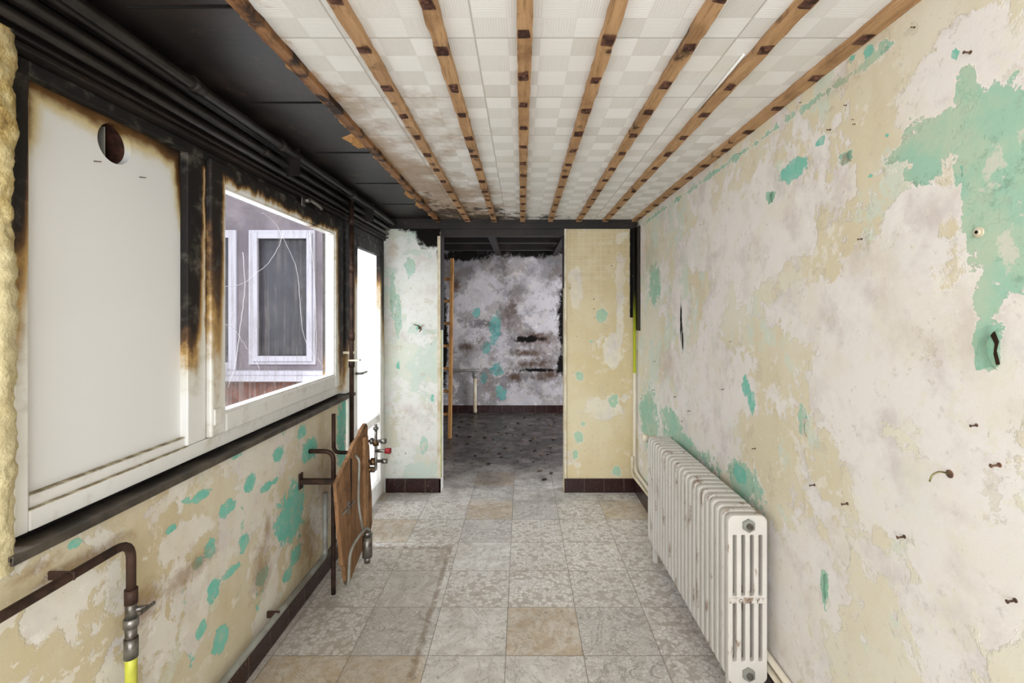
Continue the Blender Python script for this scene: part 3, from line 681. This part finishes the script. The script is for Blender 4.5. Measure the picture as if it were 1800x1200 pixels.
boxes('wall_bracket',[((-1.128,2.40,.625),(-.904,2.43,.65)),((-1.128,2.395,.60),(-1.12,2.435,.68))],mat_rust,bd,.003)
tubes('supply_pipes',[(rpath([(-1.128,2.52,.76),(-1.0,2.52,.76),(-1.0,2.52,.10),(-1.0,2.52,.002)],.05),.012),(rpath([(-1.07,2.70,.92),(-1.07,2.70,.70),(-.95,2.70,.70),(-.95,2.70,.30)],.04),.011),
   (rpath([(-1.0,2.52,.62),(-.95,2.52,.62),(-.91,2.52,.62)],.02),.012)],mat_rust,bd)
tap=[]
for (y,z) in ((2.70,.765),(2.72,.645)):
    tap.append(([(-.888,y,z),(-.80,y,z)],.009)); tap.append(([(-.86,y,z),(-.845,y,z)],.019)); tap.append(([(-.80,y,z),(-.772,y,z)],.015))
tap+= [(rpath([(-.83,2.70,.86),(-.83,2.70,.60),(-.86,2.70,.60)],.02),.008),([(-.83,2.70,.83),(-.83,2.70,.845)],.015),([(-.83,2.70,.71),(-.76,2.70,.71)],.010)]
tubes('mixer_tap',tap,mat_steel,bd)
tubes('red_knob',[([(-.775,2.70,.71),(-.745,2.70,.71)],.017)],mat_red,bd,10)
tubes('brass_fittings',[([(-.86,2.71,.645),(-.835,2.71,.645)],.022),([(-.90,2.71,.60),(-.84,2.71,.60)],.017),([(-.83,2.70,.74),(-.83,2.70,.77)],.017)],mat_brass,bd,8)
tubes('flex_hose',[(rpath([(-.885,2.52,.74),(-.855,2.50,.72),(-.855,2.48,.5),(-.84,2.5,.36),(-.82,2.55,.24)],.06),.006),
   (rpath([(-.88,2.36,.155),(-.84,2.30,.17),(-.84,2.32,.33),(-.83,2.42,.36),(-.82,2.52,.36),(-.81,2.56,.30)],.06),.007)],mat_greypipe,bd)
tubes('trap_cup',[([(-.82,2.52,.31),(-.82,2.52,.20)],.026),([(-.82,2.52,.20),(-.82,2.52,.17)],.016),([(-.82,2.52,.335),(-.82,2.52,.31)],.019)],mat_steel,bd,14)
boxes('metal_bracket',[((-.884,2.33,.50),(-.878,2.50,.512)),((-.884,2.40,.47),(-.876,2.415,.54))],mat_steel,bd)
# ---------------------------------------------------------------- radiator
rd=empty('column_radiator')
xa,xb=.769,.915; zb,ztp=.115,.742; Y0,Y1=1.765,2.915; NS=23; pitch=(Y1-Y0)/NS
cu=bpy.data.curves.new('sec','CURVE'); cu.dimensions='2D'; cu.fill_mode='BOTH'; cu.extrude=.0095; cu.bevel_depth=.004; cu.bevel_resolution=2
def spl(pts):
    s=cu.splines.new('POLY'); s.points.add(len(pts)-1)
    for i,p in enumerate(pts): s.points[i].co=(p[0],p[1],0,1)
    s.use_cyclic_u=True
def rrect(x0,x1,y0,y1,r,n=6):
    o=[]
    for (cx,cy,a0) in ((x1-r,y1-r,0),(x0+r,y1-r,90),(x0+r,y0+r,180),(x1-r,y0+r,270)):
        for i in range(n+1):
            a=math.radians(a0+90*i/n); o.append((cx+r*math.cos(a),cy+r*math.sin(a)))
    return o
W=xb-xa-.008; Hh=ztp-zb-.008
spl(rrect(0,W,0,Hh,.022))
ns=4; cw=.010; gap=(W-5*cw)/4
for i in range(ns):
    x0=cw+i*(cw+gap)
    spl(rrect(x0,x0+gap,.075,Hh*.495,.008)); spl(rrect(x0,x0+gap,Hh*.515,Hh-.065,.008))
co=bpy.data.objects.new('sec',cu); COL.objects.link(co); bpy.context.view_layer.update()
me=bpy.data.meshes.new_from_object(co.evaluated_get(bpy.context.evaluated_depsgraph_get())); bpy.data.objects.remove(co)
me.transform(Matrix.Translation((xa+.004,Y0+.014,zb+.004))@Matrix(((1,0,0,0),(0,0,1,0),(0,1,0,0),(0,0,0,1)))); me.flip_normals()
so=bpy.data.objects.new('sections',me); link(so,rd,mat_rad)
am=so.modifiers.new('a','ARRAY'); am.count=NS; am.use_relative_offset=False; am.use_constant_offset=True; am.constant_offset_displace=(0,pitch,0)
xm=(xa+xb)/2
tubes('hubs',[([(xm,Y0+.004,z),(xm,Y1,z)],.022) for z in (ztp-.035,zb+.04)],mat_rad,rd,20)
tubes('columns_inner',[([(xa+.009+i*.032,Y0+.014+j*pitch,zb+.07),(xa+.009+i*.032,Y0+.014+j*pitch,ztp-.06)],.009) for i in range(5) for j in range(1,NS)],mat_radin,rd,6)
tubes('end_plugs',[([(xm,Y0-.012,z),(xm,Y0+.004,z)],.024) for z in (ztp-.035,zb+.04)],mat_greypipe,rd,6)
tubes('plug_cap',[([(xm,Y0-.02,z),(xm,Y0-.012,z)],.012) for z in (ztp-.035,zb+.04)],mat_steel,rd,8)
boxes('casting_band',[((xa+.004,Y0-.003,zb+.302),(xb-.004,Y0+.002,zb+.322))],mat_rad,rd,.001)
for i,ch in enumerate('GGY'):
    tc=bpy.data.curves.new('t','FONT'); tc.body=ch; tc.size=.022; tc.extrude=.001; tc.align_x='CENTER'
    to=bpy.data.objects.new('t',tc); COL.objects.link(to); bpy.context.view_layer.update()
    m2=bpy.data.meshes.new_from_object(to.evaluated_get(bpy.context.evaluated_depsgraph_get())); bpy.data.objects.remove(to)
    m2.transform(Matrix.Translation((xa+.045+i*.031,Y0-.0035,zb+.304))@Matrix.Rotation(math.pi/2,4,'X'))
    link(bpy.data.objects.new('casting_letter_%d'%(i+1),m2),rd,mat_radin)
boxes('feet',[((xa+.02,Y0+.05+q,0),(xa+.045,Y0+.075+q,zb+.02)) for q in (0,Y1-Y0-.13)]+[((xb-.045,Y0+.05+q,0),(xb-.02,Y0+.075+q,zb+.02)) for q in (0,Y1-Y0-.13)],mat_rad,rd,.003)
tubes('valve_body',[([(xm,Y1-.01,ztp-.035),(xm,Y1+.09,ztp-.035)],.014),([(xm-.07,Y1+.07,ztp-.035),(xm+.0,Y1+.07,ztp-.035)],.012),([(xm-.085,Y1+.07,ztp-.035),(xm-.05,Y1+.07,ztp-.035)],.024),
  ([(xm,Y1+.07,ztp-.035),(xm+.10,Y1+.07,ztp-.035)],.010)],mat_cream,rd,16)
tubes('return_elbow',[(rpath([(xm,Y1-.01,zb+.04),(xm,Y1+.07,zb+.04),(.91,Y1+.07,zb+.04)],.02),.012)],mat_cream,rd)
pr=empty('corner_pipes')
tube('riser_pipe',[(.928,3.90,2.19),(.928,3.90,.23),(.928,3.82,.20),(.9345,3.0,.195),(.9345,YN+.1,.195)],.0125,mat_cpipe,pr,rr=.05)
tube('return_pipe',[(.905,3.88,.32),(.905,3.88,.17),(.9345,3.5,.15),(.9345,YN+.1,.15)],.0115,mat_cream,pr,rr=.04)
boxes('soot_conduit',[((XR-.012,3.80,1.35),(XR-.001,3.93,2.19))],mat_black,pr)
# ---------------------------------------------------------------- wall fixings
NL=[(1706,92,1.3),(1608,48,.8),(1488,185,.7),(1408,180,.6),(1460,228,1),(1515,420,1),(1503,218,.6),(1300,270,.7),(1717,747,1.2),(1590,943,1.6),(1490,885,1.5),(1432,852,1.4),(1328,788,1.2),
 (1785,1055,1.5),(1213,722,1.2),(1188,697,1.2),(1150,685,1.2),(1128,700,1),(1272,684,1),(1152,635,1),(1285,600,.7),(1757,817,1.6),(1200,740,.9),(1500,210,.5),(1232,395,.6)]
bm=bmesh.new()
for x,y,s in NL:
    s*=.68; Y,z=R(x,y); L=.016*s
    add_tube(bm,[(XR+.002,Y,z),(XR-L,Y-.002,z-.001),(XR-L-.002,Y-.002,z-.001)],[.0022*s,.0020*s,.0042*s],7)
    add_tube(bm,[(XR+.001,Y,z),(XR-.0012,Y,z)],.0045*s,9)
bm_obj('wall_nails',bm,mat_nail)
wa=empty('wall_anchor'); Y,z=R(1722,408)
tubes('plug',[([(XR,Y,z),(XR-.003,Y,z)],.011),([(XR,Y,z),(XR-.007,Y,z)],.006)],mat_cream,wa,10)
tubes('screw_hole',[([(XR-.006,Y,z),(XR-.0075,Y,z)],.0038)],mat_void,wa,8)
hk=empty('wall_hook'); Y,z=R(1668,832)
tube('hook',[(XR,Y,z),(XR-.022,Y,z+.005),(XR-.034,Y+.004,z-.004),(XR-.038,Y+.006,z-.020)],.0019,simple('hook_metal','#8d875a',.4,.5,.5,'#5b4a3a',60),hk,rr=.01)
tube('rosette',[(XR+.001,Y-.003,z),(XR-.002,Y-.003,z)],.009,mat_nail,hk)
def flake(name,x,y,w,h,curl,mt):
    Y,z=R(x,y); bm=bmesh.new(); n=8; g=[]
    for i in range(n+1):
        row=[]
        for j in range(n+1):
            u=j/n;v=i/n
            yy=Y+(u-.5)*w+math.sin(v*7)*w*.12*(u-.3); zz=z+(v-.5)*h+math.sin(u*5)*h*.06
            row.append(bm.verts.new((XR-.0008-curl*(1-u)**2*(math.sin(v*math.pi)**.7),yy,zz)))
        g.append(row)
    for i in range(n):
        for j in range(n): bm.faces.new((g[i][j],g[i][j+1],g[i+1][j+1],g[i+1][j])).smooth=True
    return bm_obj(name,bm,mt)
flake('paint_flake',1735,612,.045,.085,.022,mat_mint)
flake('paint_flake.001',1488,278,.04,.03,.012,simple('grey_flake','#9ea693',.8,0,.2,'#c4c2b0',20))
flake('paint_flake.002',1415,752,.03,.06,.014,simple('pale_flake','#dcd8cb',.8))
flake('paint_flake.003',1450,1035,.02,.09,.010,mat_mint)
flake('paint_flake.004',1355,348,.03,.04,.01,mat_mint)
bm=bmesh.new(); vs=[]
for (x,y) in ((1744,574),(1751,585),(1757,600),(1753,616),(1759,640),(1752,642),(1747,622),(1749,604),(1742,590)):
    Y,z=R(x,y); vs.append(bm.verts.new((XR-.001,Y,z)))
bm.faces.new(vs); bm_obj('torn_plaster_gap',bm,simple('gap_brown','#3a2a20',.9,0,.1))
wr=empty('socket_wires'); X,z=Bk(738,576)
tubes('wires',[(rpath([(X,YB,z),(X-.01,YB-.03,z+.02),(X-.04,YB-.05,z+.03)],.01),.004),(rpath([(X,YB,z),(X+.02,YB-.03,z-.01),(X+.01,YB-.06,z-.03)],.01),.004),(rpath([(X,YB,z),(X+.01,YB-.04,z+.005),(X+.035,YB-.05,z+.02)],.01),.003)],mat_copper,wr,6)
tubes('plug_hole',[([(X,YB+.001,z),(X,YB-.003,z)],.014)],mat_nail,wr,12)
# ---------------------------------------------------------------- exterior seen through glass
ex=empty('neighbour_house'); YE=4.35
mat_ext=simple('exterior_render','#6f676f',.8,0,.2,'#857c84',3)
def E(x,y): return Bk(x,y,YE)
x0,zt_=E(440,405); x1,zb_=E(556,640)
boxes('facade',[((-4.5,YE,-1),(x0,YE+.15,4)),((x1,YE,-1),(-1.5,YE+.15,4)),((x0,YE,zt_),(x1,YE+.15,4)),((x0,YE,-1),(x1,YE+.15,zb_))],mat_ext,ex)
mat_wf=simple('exterior_pvc','#b7b4c0',.35)
def yframe(name,x0,x1,z0,z1,w,y0,y1,mt,p):
    x0,x1=min(x0,x1),max(x0,x1)
    return boxes(name,[((x0,y0,z0),(x0+w,y1,z1)),((x1-w,y0,z0),(x1,y1,z1)),((x0+w,y0,z1-w),(x1-w,y1,z1)),((x0+w,y0,z0),(x1-w,y1,z0+w))],mt,p,.004)
yframe('casement_frame',x0,x1,zb_,zt_,.06,YE-.03,YE+.05,mat_wf,ex)
yframe('casement_sash',x0+.04,x1-.02,zb_+.03,zt_-.03,.05,YE-.05,YE-.02,mat_wf,ex)
xx0=E(418,405)[0]
yframe('casement_frame_left',xx0,xx0-.7,zb_-.05,zt_,.07,YE-.03,YE-.002,mat_wf,ex)
mat_dg=simple('dark_glazing','#23232c',.15,0,.5,'#34343f',2)
boxes('dark_glazing',[((x0+.03,YE+.02,zb_),(x1-.03,YE+.03,zt_)),((xx0-.66,YE-.016,zb_),(xx0-.05,YE-.012,zt_-.03))],mat_dg,ex)
boxes('stone_sill',[((-4.0,YE-.14,zb_-.14),(x1+.1,YE-.0,zb_-.09)),((-4.0,YE-.10,zb_-.09),(x1+.1,YE-.0,zb_-.05))],mat_wf,ex,.004)
boxes('brick_band',[((-4.0,YE-.02,zb_-.5),(x1+.1,YE-.001,zb_-.14))],simple('brick_red','#7a4c3c',.8,0,.2,'#5d3c34',20),ex)
box('courtyard_ground',(-8,-4,-1.1),(-1.49,YE,-1.0),simple('concrete','#8d8a86',.9,0,.2,'#77736e',3))
# ---------------------------------------------------------------- lights
w=bpy.data.worlds.new('sky'); SC.world=w; w.use_nodes=True
bg=w.node_tree.nodes['Background']; bg.inputs[0].default_value=(.94,.975,1.0,1); bg.inputs[1].default_value=1.7
def area(name,loc,target,sx,sy,p,col=(1,1,1)):
    l=bpy.data.lights.new(name,'AREA'); l.shape='RECTANGLE'; l.size=sx; l.size_y=sy; l.energy=p; l.color=col
    o=bpy.data.objects.new(name,l); o.location=loc
    o.rotation_euler=(Vector(target)-Vector(loc)).to_track_quat('-Z','Y').to_euler(); COL.objects.link(o); return o
area('fill_behind',(-.1,-1.2,1.5),(-.1,3,1.3),2.0,1.8,60,(.95,.975,1))  # unseen area lamp added behind the camera to brighten the room
area('daylight_window',(-2.3,1.2,2.6),(0,2.9,.6),1.2,1.2,105,(.93,.965,1))
area('daylight_door',(-1.9,3.45,1.3),(0,3.45,1.0),1.0,1.8,42,(.95,.98,1))
area('backroom_fill',(2.2,5.3,1.5),(-.3,6.2,1.1),1.4,1.6,88,(.94,.95,1))  # added fill lamp inside the closed back room, no window there
# ---------------------------------------------------------------- camera
cam=bpy.data.cameras.new('camera'); co=bpy.data.objects.new('camera',cam); COL.objects.link(co)
co.location=(0,0,H); co.rotation_euler=(math.pi/2,0,0)
cam.sensor_width=36; cam.lens=F/1800*36; cam.shift_x=-(CX-900)/1800; cam.shift_y=-(600-CY)/1800; cam.clip_start=.05
SC.camera=co
SC.view_settings.view_transform='Standard'; SC.view_settings.look='None'; SC.view_settings.exposure=.06
